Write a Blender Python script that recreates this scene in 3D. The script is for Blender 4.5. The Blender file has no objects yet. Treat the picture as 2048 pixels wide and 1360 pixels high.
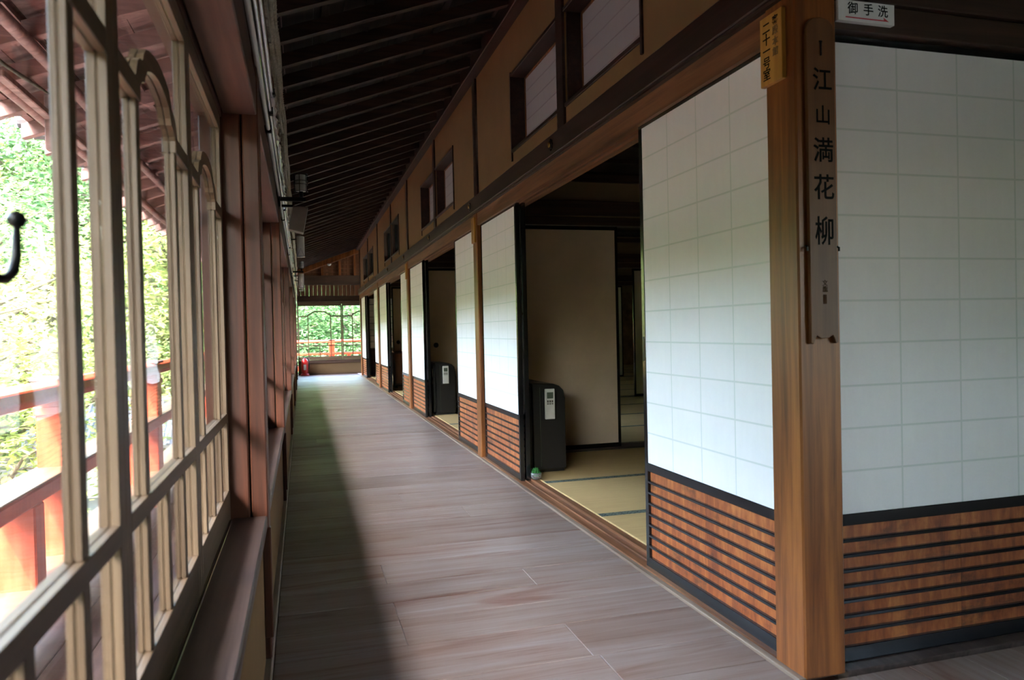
import bpy, bmesh, math, random
from mathutils import Vector, Matrix, noise
PI = math.pi
R = random.Random(7)
sc = bpy.context.scene
COL = sc.collection

# ------------------------------------------------------------------ camera
def cam_axes(yaw, pitch, roll):
    f = Vector((math.sin(yaw)*math.cos(pitch), math.cos(yaw)*math.cos(pitch), math.sin(pitch)))
    r = Vector((math.cos(yaw), -math.sin(yaw), 0)); u = r.cross(f)
    return r*math.cos(roll)+u*math.sin(roll), -r*math.sin(roll)+u*math.cos(roll), f
cd = bpy.data.cameras.new('camera'); cam = bpy.data.objects.new('camera', cd); COL.objects.link(cam)
cr, cu, cf = cam_axes(0.2776684, -0.0137059, -0.0224448)
M = Matrix((( cr.x, cu.x, -cf.x), (cr.y, cu.y, -cf.y), (cr.z, cu.z, -cf.z))).to_4x4()
M.translation = (0, 0, 1.0); cam.matrix_world = M
cd.sensor_width = 36; cd.lens = 36*1471.05/2048; cd.clip_start = 0.02; cd.clip_end = 500
cd.dof.use_dof = True; cd.dof.focus_distance = 3.8; cd.dof.aperture_fstop = 5.6
sc.camera = cam

# ------------------------------------------------------------------ world, sun, exposure
SUN = Vector((-0.42, -0.60, 0.98)).normalized()
w = bpy.data.worlds.new('world'); sc.world = w; w.use_nodes = True
nt = w.node_tree; nt.nodes.clear()
sky = nt.nodes.new('ShaderNodeTexSky'); sky.sky_type = 'NISHITA'; sky.sun_disc = False
sky.sun_elevation = math.asin(SUN.z); sky.sun_rotation = math.atan2(SUN.x, SUN.y)
sky.air_density = 1.3; sky.dust_density = 3.0; sky.ozone_density = 1.0
bg = nt.nodes.new('ShaderNodeBackground'); bg.inputs[1].default_value = 1.1
wo = nt.nodes.new('ShaderNodeOutputWorld')
nt.links.new(sky.outputs[0], bg.inputs[0]); nt.links.new(bg.outputs[0], wo.inputs[0])
sl = bpy.data.lights.new('sun', 'SUN'); sl.energy = 3.2; sl.angle = math.radians(0.6); sl.color = (1, .96, .9)
so = bpy.data.objects.new('sun', sl); COL.objects.link(so)
so.rotation_euler = SUN.to_track_quat('Z', 'Y').to_euler(); so.location = SUN*30
vs = sc.view_settings
vs.view_transform = 'Standard'; vs.look = 'None'; vs.gamma = 1; vs.use_curve_mapping = False
vs.exposure = 3.05
sc.cycles.transparent_max_bounces = 40
sc.cycles.max_bounces = 12; sc.cycles.diffuse_bounces = 6; sc.cycles.glossy_bounces = 4

# ------------------------------------------------------------------ materials
MATS = {}
def newmat(name):
    m = bpy.data.materials.new(name); m.use_nodes = True
    n = m.node_tree; b = n.nodes['Principled BSDF']; MATS[name] = m
    return m, n, b
def ramp(n, fac, stops):
    r = n.nodes.new('ShaderNodeValToRGB'); e = r.color_ramp.elements
    while len(e) < len(stops): e.new(0.5)
    for i, (p, c) in enumerate(stops): e[i].position = p; e[i].color = (*c, 1)
    n.links.new(fac, r.inputs[0]); return r.outputs[0]
def coords(n, scale, rnd=True):
    tc = n.nodes.new('ShaderNodeTexCoord'); mp = n.nodes.new('ShaderNodeMapping')
    mp.inputs['Scale'].default_value = scale
    n.links.new(tc.outputs['Object'], mp.inputs[0])
    if rnd:
        oi = n.nodes.new('ShaderNodeObjectInfo'); ml = n.nodes.new('ShaderNodeMath'); ml.operation = 'MULTIPLY'
        ml.inputs[1].default_value = 37.0; n.links.new(oi.outputs['Random'], ml.inputs[0])
        n.links.new(ml.outputs[0], mp.inputs['Location'])
    return mp.outputs[0]
def noisetex(n, vec, scale, detail=4, rough=.6, dist=0.0):
    t = n.nodes.new('ShaderNodeTexNoise'); t.inputs['Scale'].default_value = scale
    t.inputs['Detail'].default_value = detail; t.inputs['Roughness'].default_value = rough
    t.inputs['Distortion'].default_value = dist; n.links.new(vec, t.inputs['Vector']); return t.outputs['Fac']
def mixc(n, fac, a, b, mode='MIX'):
    m = n.nodes.new('ShaderNodeMix'); m.data_type = 'RGBA'; m.blend_type = mode
    if isinstance(fac, (int, float)): m.inputs[0].default_value = fac
    else: n.links.new(fac, m.inputs[0])
    for k, v in ((6, a), (7, b)):
        if isinstance(v, tuple): m.inputs[k].default_value = (*v, 1)
        else: n.links.new(v, m.inputs[k])
    return m.outputs[2]
def bump(n, b, h, strength=.2, dist=.002):
    bp = n.nodes.new('ShaderNodeBump'); bp.inputs['Strength'].default_value = strength
    bp.inputs['Distance'].default_value = dist; n.links.new(h, bp.inputs['Height']); n.links.new(bp.outputs[0], b.inputs['Normal'])
def wood(name, dark, light, axis='z', rough=.5, grain=1.0, spec=.4, bm=.25):
    """long-grained timber: noise stretched along the axis, rings and blotches"""
    m, n, b = newmat(name)
    s = {'x': (1.2, 28, 28), 'y': (28, 1.2, 28), 'z': (28, 28, 1.2)}[axis]
    v = coords(n, tuple(k*grain for k in s))
    f1 = noisetex(n, v, 1.0, 6, .65, .6)
    s2 = {'x': (.7, 7, 7), 'y': (7, .7, 7), 'z': (7, 7, .7)}[axis]
    v2 = coords(n, s2); f2 = noisetex(n, v2, 1.0, 3, .5, 1.2)
    mid = tuple((a+c)/2 for a, c in zip(dark, light))
    c1 = ramp(n, f1, [(.3, dark), (.5, mid), (.68, light)])
    c2 = ramp(n, f2, [(.3, (.6, .55, .5)), (.6, (1, 1, 1)), (.8, (1.15, 1.05, .95))])
    c = mixc(n, .8, c1, c2, 'MULTIPLY')
    n.links.new(c, b.inputs['Base Color'])
    b.inputs['Roughness'].default_value = rough; b.inputs['Specular IOR Level'].default_value = spec
    bump(n, b, f1, bm); return m
def plain(name, col, rough=.5, metal=0, var=.12, scale=14, spec=.5, bm=0):
    m, n, b = newmat(name)
    v = coords(n, (1, 1, 1)); f = noisetex(n, v, scale, 4)
    c = ramp(n, f, [(.3, tuple(k*(1-var) for k in col)), (.7, tuple(min(1, k*(1+var)) for k in col))])
    n.links.new(c, b.inputs['Base Color']); b.inputs['Roughness'].default_value = rough
    b.inputs['Metallic'].default_value = metal; b.inputs['Specular IOR Level'].default_value = spec
    if bm: bump(n, b, f, bm)
    return m
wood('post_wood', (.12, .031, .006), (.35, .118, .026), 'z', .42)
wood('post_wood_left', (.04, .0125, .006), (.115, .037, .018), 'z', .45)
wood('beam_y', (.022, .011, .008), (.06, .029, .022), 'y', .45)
wood('beam_x', (.03, .015, .010), (.085, .042, .027), 'x', .5)
wood('soffit', (.05, .024, .017), (.13, .066, .048), 'y', .5)
wood('sash_z', (.06, .036, .019), (.155, .105, .062), 'z', .45)
wood('sash_y', (.06, .036, .019), (.155, .105, .062), 'y', .45)
wood('sash_x', (.06, .036, .019), (.155, .105, .062), 'x', .45)
wood('sill_wood', (.036, .024, .02), (.11, .075, .062), 'y', .4)
wood('track_wood', (.10, .04, .02), (.30, .13, .06), 'y', .4)
wood('rafter_wood', (.03, .015, .010), (.085, .042, .028), 'x', .7)
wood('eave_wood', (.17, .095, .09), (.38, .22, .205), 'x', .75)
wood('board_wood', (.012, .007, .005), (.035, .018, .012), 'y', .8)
wood('far_board', (.12, .05, .025), (.30, .13, .07), 'z', .6)
wood('strip_wood', (.15, .10, .07), (.30, .22, .16), 'y', .5)
wood('pale_rail_top', (.085, .055, .028), (.13, .09, .05), 'y', .5)
wood('plaque_wood', (.125, .042, .012), (.19, .075, .022), 'z', .5, grain=.8)
wood('small_plaque_wood', (.42, .18, .03), (.62, .32, .07), 'z', .45, grain=.8)
wood('deck_wood', (.05, .035, .035), (.13, .09, .08), 'y', .6)
wood('bark', (.06, .045, .03), (.2, .16, .12), 'z', .9, bm=.8)
plain('plaster_shaded', (.10, .058, .025), .9, var=.06, scale=5, bm=.1)  # darker plaster for the end wall, shade under the sill put into the colour
plain('plaster', (.22, .125, .048), .9, var=.06, scale=5, bm=.15)
plain('plaster_dim', (.20, .14, .075), .9, var=.06, scale=5)
plain('lacquer', (.008, .008, .009), .18, var=.2, spec=.6)
plain('black_metal', (.012, .012, .012), .4, .6)
plain('brass', (.35, .22, .07), .35, .9)
plain('steel', (.6, .6, .62), .25, .9, var=.2, scale=30)
plain('white_plastic', (.62, .60, .56), .4, var=.04)
plain('lamp_white', (.55, .55, .5), .5, var=.05)
plain('grey_box', (.10, .085, .065), .6)
plain('black_plastic', (.013, .012, .012), .35, var=.1)
plain('lcd', (.07, .09, .06), .3)
plain('ink', (.006, .006, .006), .8, spec=.1)
plain('ink_faded', (.06, .026, .012), .7, spec=.1)
plain('ink_pale', (.20, .12, .05), .7)
plain('sign_white', (.78, .76, .74), .5, var=.02)
plain('sign_red', (.6, .03, .05), .5)
plain('red_paint', (.55, .02, .02), .3)
plain('stone', (.12, .11, .09), .8, bm=.4)
plain('reed', (.30, .26, .2), .9, var=.3, scale=60, bm=.5)
plain('moss', (.03, .16, .03), .9, var=.5, scale=60)
plain('roof_tile', (.20, .21, .24), .4, var=.2, scale=8)
plain('gravel', (.22, .215, .19), .95, var=.15, scale=3)
plain('earth', (.16, .16, .08), .95, var=.4, scale=.5)
plain('far_wall_white', (.7, .69, .65), .9)
plain('tile_edge', (.07, .06, .06), .6)

# vermilion: sun-worn paint
m, n, b = newmat('vermilion')
v = coords(n, (3, 3, 9)); f = noisetex(n, v, 2.0, 5); g = noisetex(n, coords(n, (40, 40, 3)), 1.0, 4)
c = ramp(n, f, [(.3, (.36, .030, .008)), (.6, (.46, .050, .016)), (.8, (.54, .10, .05))])
n.links.new(mixc(n, .25, c, ramp(n, g, [(.4, (.34, .045, .018)), (.6, (.62, .14, .07))])), b.inputs['Base Color'])
b.inputs['Roughness'].default_value = .35; bump(n, b, g, .2)

# worn pale floor boards: grain runs along X (length), reddish and whitish streaks
def floor_mat(name, axis):
    m, n, b = newmat(name)
    sx = (.9, 22, 22) if axis == 'x' else (22, .9, 22)
    s2 = (.6, 5, 5) if axis == 'x' else (5, .6, 5)
    v = coords(n, sx); f1 = noisetex(n, v, 1.2, 7, .7, 1.0)
    f2 = noisetex(n, coords(n, s2), 1.3, 4, .6, 1.5)
    f3 = noisetex(n, coords(n, (1.5, 1.5, 1.5)), 1.0, 3)
    c1 = ramp(n, f1, [(.28, (.15, .082, .06)), (.42, (.205, .15, .127)), (.60, (.235, .19, .172)), (.75, (.31, .28, .275))])
    c2 = ramp(n, f2, [(.30, (.62, .36, .28)), (.42, (.90, .84, .78)), (.60, (1, 1, 1)), (.8, (1.1, 1.12, 1.15))])
    oi = n.nodes.new('ShaderNodeObjectInfo')
    c3 = ramp(n, oi.outputs['Random'], [(0, (.85, .78, .74)), (.5, (1, .97, .95)), (1, (1.08, 1.08, 1.1))])
    c = mixc(n, .9, c1, c2, 'MULTIPLY'); c = mixc(n, .8, c, c3, 'MULTIPLY')
    n.links.new(c, b.inputs['Base Color'])
    n.links.new(ramp(n, f3, [(.3, (.34,)*3), (.7, (.52,)*3)]), b.inputs['Roughness'])
    b.inputs['Specular IOR Level'].default_value = .45
    bump(n, b, f1, .25, .0015)
floor_mat('floor_x', 'x'); floor_mat('floor_y', 'y')

# hip board behind the slats: orange brown, cross-grain stains and dark scuffs
m, n, b = newmat('hip_board')
f1 = noisetex(n, coords(n, (26, 26, 5)), 1.0, 5, .7, .5); f2 = noisetex(n, coords(n, (5, 5, 9)), 1.0, 5, .7)
c = mixc(n, .85, ramp(n, f1, [(.3, (.15, .034, .008)), (.5, (.33, .09, .02)), (.7, (.50, .18, .045))]),
         ramp(n, f2, [(.33, (.35, .35, .42)), (.46, (1, .85, .8)), (.7, (1.1, 1.05, 1))]), 'MULTIPLY')
n.links.new(c, b.inputs['Base Color']); b.inputs['Roughness'].default_value = .55; bump(n, b, f1, .2)

# shoji paper: thin, lets a little light through
def paper_mat(name, col, trans):
    m, n, b = newmat(name)
    n.nodes.remove(b); out = n.nodes['Material Output']
    f = noisetex(n, coords(n, (3, 3, 3)), 2.0, 6, .7); f2 = noisetex(n, coords(n, (14, 14, 2)), 3.0, 4)
    c = mixc(n, .5, ramp(n, f, [(.3, tuple(k*.94 for k in col)), (.7, col)]), ramp(n, f2, [(.3, tuple(k*.96 for k in col)), (.7, col)]))
    d = n.nodes.new('ShaderNodeBsdfDiffuse'); t = n.nodes.new('ShaderNodeBsdfTranslucent'); mx = n.nodes.new('ShaderNodeMixShader')
    n.links.new(c, d.inputs[0]); n.links.new(c, t.inputs[0]); mx.inputs[0].default_value = trans
    n.links.new(d.outputs[0], mx.inputs[1]); n.links.new(t.outputs[0], mx.inputs[2]); n.links.new(mx.outputs[0], out.inputs[0])
paper_mat('paper', (.93, .88, .865), .10)
paper_mat('old_paper', (.46, .42, .43), .08)
paper_mat('old_seam', (.40, .35, .36), .08)
paper_mat('paper_seam', (.76, .75, .71), .08)
plain('fusuma_paper', (.66, .50, .36), .85, var=.05, scale=6)
plain('fusuma_paper_pale', (.7, .66, .48), .85, var=.05, scale=6)
plain('fusuma_painted', (.20, .12, .07), .85, var=.5, scale=4)

# old wavy pane glass
m, n, b = newmat('glass'); n.nodes.remove(b); out = n.nodes['Material Output']
fr = n.nodes.new('ShaderNodeFresnel'); gm = n.nodes.new('ShaderNodeNewGeometry')      # same reflectance on both faces of the pane
mr = n.nodes.new('ShaderNodeMapRange'); mr.inputs['To Min'].default_value = 1.38; mr.inputs['To Max'].default_value = 1/1.38
n.links.new(gm.outputs['Backfacing'], mr.inputs['Value']); n.links.new(mr.outputs[0], fr.inputs[0])
tr = n.nodes.new('ShaderNodeBsdfTransparent'); tr.inputs[0].default_value = (.97, .98, .97, 1)
gl = n.nodes.new('ShaderNodeBsdfGlossy'); gl.inputs['Roughness'].default_value = .02
f = noisetex(n, coords(n, (3, 3, 9)), 1.5, 2); bp = n.nodes.new('ShaderNodeBump'); bp.inputs['Strength'].default_value = .05; bp.inputs['Distance'].default_value = .01
n.links.new(f, bp.inputs['Height']); n.links.new(bp.outputs[0], gl.inputs['Normal'])
mx = n.nodes.new('ShaderNodeMixShader'); n.links.new(fr.outputs[0], mx.inputs[0]); n.links.new(tr.outputs[0], mx.inputs[1]); n.links.new(gl.outputs[0], mx.inputs[2])
n.links.new(mx.outputs[0], out.inputs[0])
# clear bowl glass
m, n, b = newmat('bowl_glass'); b.inputs['Base Color'].default_value = (.9, .95, .92, 1); b.inputs['Roughness'].default_value = .03; b.inputs['Transmission Weight'].default_value = .9

# tatami
m, n, b = newmat('tatami')
f1 = noisetex(n, coords(n, (3, 260, 3)), 1.0, 2); f2 = noisetex(n, coords(n, (2, 2, 2)), 1.2, 4)
c = mixc(n, .7, ramp(n, f1, [(.3, (.41, .27, .11)), (.7, (.55, .385, .17))]), ramp(n, f2, [(.3, (.85, .82, .75)), (.7, (1.05, 1, 1))]), 'MULTIPLY')
n.links.new(c, b.inputs['Base Color']); b.inputs['Roughness'].default_value = .6; bump(n, b, f1, .3, .001)
m, n, b = newmat('tatami_border')
tc = n.nodes.new('ShaderNodeTexCoord'); ck = n.nodes.new('ShaderNodeTexVoronoi'); ck.inputs['Scale'].default_value = 70
n.links.new(tc.outputs['Object'], ck.inputs[0])
n.links.new(ramp(n, ck.outputs['Distance'], [(.25, (.008, .012, .016)), (.6, (.10, .12, .09))]), b.inputs['Base Color']); b.inputs['Roughness'].default_value = .8

# leaves: both sides, sunlight shines through
def leaf_mat(name, a, c_, tr_=.5):
    m, n, b = newmat(name); n.nodes.remove(b); out = n.nodes['Material Output']
    g = n.nodes.new('ShaderNodeNewGeometry')
    c = ramp(n, g.outputs['Random Per Island'], [(0, a), (1, c_)])
    d = n.nodes.new('ShaderNodeBsdfDiffuse'); t = n.nodes.new('ShaderNodeBsdfTranslucent'); mx = n.nodes.new('ShaderNodeMixShader')
    n.links.new(c, d.inputs[0]); n.links.new(c, t.inputs[0]); mx.inputs[0].default_value = tr_
    n.links.new(d.outputs[0], mx.inputs[1]); n.links.new(t.outputs[0], mx.inputs[2]); n.links.new(mx.outputs[0], out.inputs[0])
leaf_mat('leaf_bright', (.13, .18, .035), (.46, .50, .20), .55)
leaf_mat('leaf_dark', (.04, .10, .04), (.17, .28, .11), .4)

# ------------------------------------------------------------------ mesh helpers
class B:
    """collects simple solids into one mesh"""
    def __init__(s): s.v = []; s.f = []
    def box(s, x0, x1, y0, y1, z0, z1):
        k = len(s.v)
        s.v += [(x0,y0,z0),(x1,y0,z0),(x1,y1,z0),(x0,y1,z0),(x0,y0,z1),(x1,y0,z1),(x1,y1,z1),(x0,y1,z1)]
        s.f += [[k+i for i in q] for q in ((0,3,2,1),(4,5,6,7),(0,1,5,4),(1,2,6,5),(2,3,7,6),(3,0,4,7))]
        return s
    def prism(s, pts, axis, a, b_):
        """polygon pts (2D) pulled along axis between a and b_"""
        k = len(s.v); n_ = len(pts)
        def mk(p, t):
            return {'x': (t, p[0], p[1]), 'y': (p[0], t, p[1]), 'z': (p[0], p[1], t)}[axis]
        s.v += [mk(p, a) for p in pts] + [mk(p, b_) for p in pts]
        s.f += [[k+i for i in range(n_)][::-1], [k+n_+i for i in range(n_)]]
        s.f += [[k+i, k+(i+1) % n_, k+n_+(i+1) % n_, k+n_+i] for i in range(n_)]
        return s
    def tube(s, pts, rad, seg=8, caps=True):
        pts = [Vector(p) for p in pts]; rad = rad if isinstance(rad, (list, tuple)) else [rad]*len(pts)
        k0 = len(s.v)
        for i, p in enumerate(pts):
            d = (pts[min(i+1, len(pts)-1)] - pts[max(i-1, 0)]).normalized()
            a = d.orthogonal().normalized() if i == 0 else (a - d*a.dot(d)).normalized()
            c = d.cross(a)
            for j in range(seg):
                t = 2*PI*j/seg; s.v.append(tuple(p + (a*math.cos(t)+c*math.sin(t))*rad[i]))
        for i in range(len(pts)-1):
            for j in range(seg):
                s.f.append([k0+i*seg+j, k0+i*seg+(j+1) % seg, k0+(i+1)*seg+(j+1) % seg, k0+(i+1)*seg+j])
        if caps:
            s.f.append([k0+j for j in range(seg)][::-1]); s.f.append([k0+(len(pts)-1)*seg+j for j in range(seg)])
        return s
    def lathe(s, prof, seg=20, c=(0, 0, 0)):
        k0 = len(s.v)
        for r_, z in prof:
            for j in range(seg):
                t = 2*PI*j/seg; s.v.append((c[0]+r_*math.cos(t), c[1]+r_*math.sin(t), c[2]+z))
        for i in range(len(prof)-1):
            for j in range(seg):
                s.f.append([k0+i*seg+j, k0+i*seg+(j+1) % seg, k0+(i+1)*seg+(j+1) % seg, k0+(i+1)*seg+j])
        s.f.append([k0+j for j in range(seg)][::-1]); s.f.append([k0+(len(prof)-1)*seg+j for j in range(seg)])
        return s
    def mesh(s, name, mat, bev=0.0, smooth=False):
        me = bpy.data.meshes.new(name); me.from_pydata(s.v, [], s.f); me.update()
        bm = bmesh.new(); bm.from_mesh(me)
        bmesh.ops.recalc_face_normals(bm, faces=bm.faces)
        if bev:
            es = [e for e in bm.edges if len(e.link_faces) == 2 and e.calc_face_angle(0) > .6]
            bmesh.ops.bevel(bm, geom=es, offset=bev, segments=1, affect='EDGES', clamp_overlap=True)
        bm.to_mesh(me); bm.free()
        me.materials.append(MATS[mat])
        if smooth:
            for p in me.polygons: p.use_smooth = True
        return me
def link(name, data, parent=None, loc=None, rotz=None):
    o = bpy.data.objects.new(name, data); COL.objects.link(o)
    if parent is not None: o.parent = parent
    if loc is not None: o.location = loc
    if rotz is not None: o.rotation_euler = (0, 0, rotz)
    return o
def put(name, b_, mat, parent=None, loc=None, bev=0.0, smooth=False):
    """a mesh object; loc is its origin, coordinates of b_ are relative to it"""
    return link(name, b_.mesh(name, mat, bev, smooth), parent, loc)
def wput(name, b_, mat, parent=None, bev=0.0, smooth=False):
    """mesh given in world coordinates, origin moved to the middle of its base; parent must be unrotated"""
    xs = [v[0] for v in b_.v]; ys = [v[1] for v in b_.v]; zs = [v[2] for v in b_.v]
    c = ((min(xs)+max(xs))/2, (min(ys)+max(ys))/2, min(zs))
    b_.v = [(v[0]-c[0], v[1]-c[1], v[2]-c[2]) for v in b_.v]
    p = parent.location if parent is not None else Vector((0, 0, 0))
    q = parent.parent.location if (parent is not None and parent.parent is not None) else Vector((0, 0, 0))
    return put(name, b_, mat, parent, (c[0]-p.x-q.x, c[1]-p.y-q.y, c[2]-p.z-q.z), bev, smooth)
def empty(name, loc, rotz=0.0):
    o = bpy.data.objects.new(name, None); COL.objects.link(o); o.location = loc; o.rotation_euler = (0, 0, rotz)
    o.empty_display_size = .1; return o
def tag(o, label=None, cat=None, group=None, kind=None):
    if label: o['label'] = label
    if cat: o['category'] = cat
    if group: o['group'] = group
    if kind: o['kind'] = kind
    return o
def struct(o): o['kind'] = 'structure'; return o
def text(name, s, size, mat, parent, loc, rot, extr=.0004, space=1.0, sx=1.0, lead=1.0):
    cu_ = bpy.data.curves.new(name, 'FONT'); cu_.body = s; cu_.size = size; cu_.align_x = 'CENTER'; cu_.align_y = 'CENTER'
    cu_.extrude = extr; cu_.space_line = lead; cu_.materials.append(MATS[mat]); cu_.resolution_u = 3; cu_.offset = size*.010
    t_o = bpy.data.objects.new(name, cu_); COL.objects.link(t_o); bpy.context.view_layer.update()
    me = bpy.data.meshes.new_from_object(t_o.evaluated_get(bpy.context.evaluated_depsgraph_get()))
    bpy.data.objects.remove(t_o)
    o = bpy.data.objects.new(name, me); COL.objects.link(o); o.parent = parent; o.location = loc; o.rotation_euler = rot
    o.scale = (sx, 1, 1); return o
ntrim = [0]; nwin = [0]; ndoor = [0]
def nm(kind):
    c = {'trim': ntrim, 'window': nwin, 'door': ndoor}[kind]; c[0] += 1; return '%s_%d' % (kind, c[0])

# ------------------------------------------------------------------ main dimensions
XR, PW = 1.327, .137                  # face of the right posts, post width
POSTS = [1.744, 5.59, 9.50, 13.42, 17.60]
XL = -.11                             # inner face of the left posts
LPOSTS = [.24, 2.30, 4.47, 7.42, 10.40, 13.40, 16.40]
LP = .12
YE = 18.8                             # end wall
ROOFZ, ROOFS = 2.546, .36             # underside of the rafters z = ROOFZ + ROOFS*x
def rz(x): return ROOFZ + ROOFS*x

# ------------------------------------------------------------------ floor of boards
floor = struct(empty('floor', (.6, 8, 0)))
wput('subfloor', B().box(-.2, 1.35, -4, 20.2, -.12, -.028), 'board_wood', floor)
y = -4.0; XJ = [.30, .86, .55, 1.05, .08]; k = 0
edges = [2.085, 2.345, 2.56, 2.735, 2.945, 3.195]
joints = {(2.735, 2.945): [.86], (2.345, 2.56): [.30], (2.945, 3.195): [.30], (2.085, 2.345): [.83], (2.56, 2.735): [.30]}
ys = [-4.0]
while ys[-1] < 2.085-.36: ys.append(ys[-1]+R.uniform(.2, .27))
ys += edges
while ys[-1] < 20.0: ys.append(ys[-1]+R.uniform(.19, .27))
for y0, y1 in zip(ys[:-1], ys[1:]):
    js = joints.get((y0, y1))
    if js is None: js = [R.choice([.3, .85, .55, 1.02, .1])] if R.random() < .3 else []
    right = 1.306 if y1 > 1.9 or y0 < 0 else 1.306
    xs = [-.108] + js + [right]
    for a, c in zip(xs[:-1], xs[1:]):
        g = .0008
        wput('plank', B().box(a+g, c-g, y0+g, y1-g, -.028, R.uniform(-.0006, .0006)), 'floor_x', floor, bev=.0015)
# cross corridor on the right of the camera: boards run the other way
floor2 = struct(empty('floor_cross_corridor', (3.5, .8, 0)))
wput('subfloor', B().box(1.306, 6.2, -.2, 1.80, -.12, -.03), 'board_wood', floor2)
x = 1.308
while x < 6.0:
    wd = R.uniform(.17, .25); ysp = R.uniform(.3, 1.4)
    for a, c in ((-.15, ysp), (ysp, 1.735)):
        wput('plank', B().box(x, x+wd-.0016, a+.001, c-.001, -.03, -.003+R.uniform(-.0006, .0006)), 'floor_y', floor2, bev=.0015)
    x += wd

# ------------------------------------------------------------------ left side: knee wall, sill, lintel, posts
wl = struct(empty('wall_left', (-.17, 7, 0)))
bays = list(zip(LPOSTS[:-1], LPOSTS[1:])) + [(LPOSTS[-1], YE)]
for a, c in bays:
    y0, y1 = a+LP, c
    wput('plaster_panel', B().box(-.20, -.128, y0, y1, .035, .425), 'plaster', wl)
    wput('outer_board', B().box(-.262, -.202, y0, y1, -.1, .425), 'deck_wood', wl)
    wput('wall_panel', B().box(-.24, -.128, y0, y1, 1.86, rz(-.12)+.02), 'board_wood', wl)
wput('baseboard', B().box(-.2, -.108, -4, YE, 0, .034), 'strip_wood', wl, bev=.003)
for a, c in bays:                                            # one sill and one lintel per bay
    s_ = struct(empty(nm('trim'), (-.19, (a+c)/2+.06, .425)))
    wput('sill_board', B().box(-.212, -.113, a+LP+.001, c-.001, .43, .465), 'sill_wood', s_, bev=.004)
    wput('track_board', B().box(-.275, -.2125, a+LP+.001, c-.001, .43, .463), 'sill_wood', s_, bev=.002)
    l_ = struct(empty(nm('trim'), (-.19, (a+c)/2+.06, 1.65)))
    wput('lintel', B().box(-.206, -.113, a+LP+.001, c-.001, 1.65, 1.76), 'soffit', l_, bev=.003)
    wput('head_track', B().box(-.275, -.211, a+LP+.001, c-.001, 1.64, 1.76), 'soffit', l_)
    wput('upper_lintel', B().box(-.20, -.123, a+LP+.001, c-.001, 1.762, 1.85), 'beam_y', l_, bev=.003)
for a in LPOSTS[1:]:
    t_ = struct(empty(nm('trim'), (-.17, a+.06, 0)))
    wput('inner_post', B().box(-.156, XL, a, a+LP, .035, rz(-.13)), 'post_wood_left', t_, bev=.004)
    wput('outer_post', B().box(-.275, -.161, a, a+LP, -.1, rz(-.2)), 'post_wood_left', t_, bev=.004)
    wput('batten', B().box(-.128, -.104, a-.006, a+.02, .10, .43), 'post_wood_left', t_, bev=.003)

for k in range(18):
    wput('wall_board', B().box(-.25, -.20, -4+k*.2425, -3.76+k*.2425, 0, rz(-.12)+.02), 'board_wood', wl)
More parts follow.
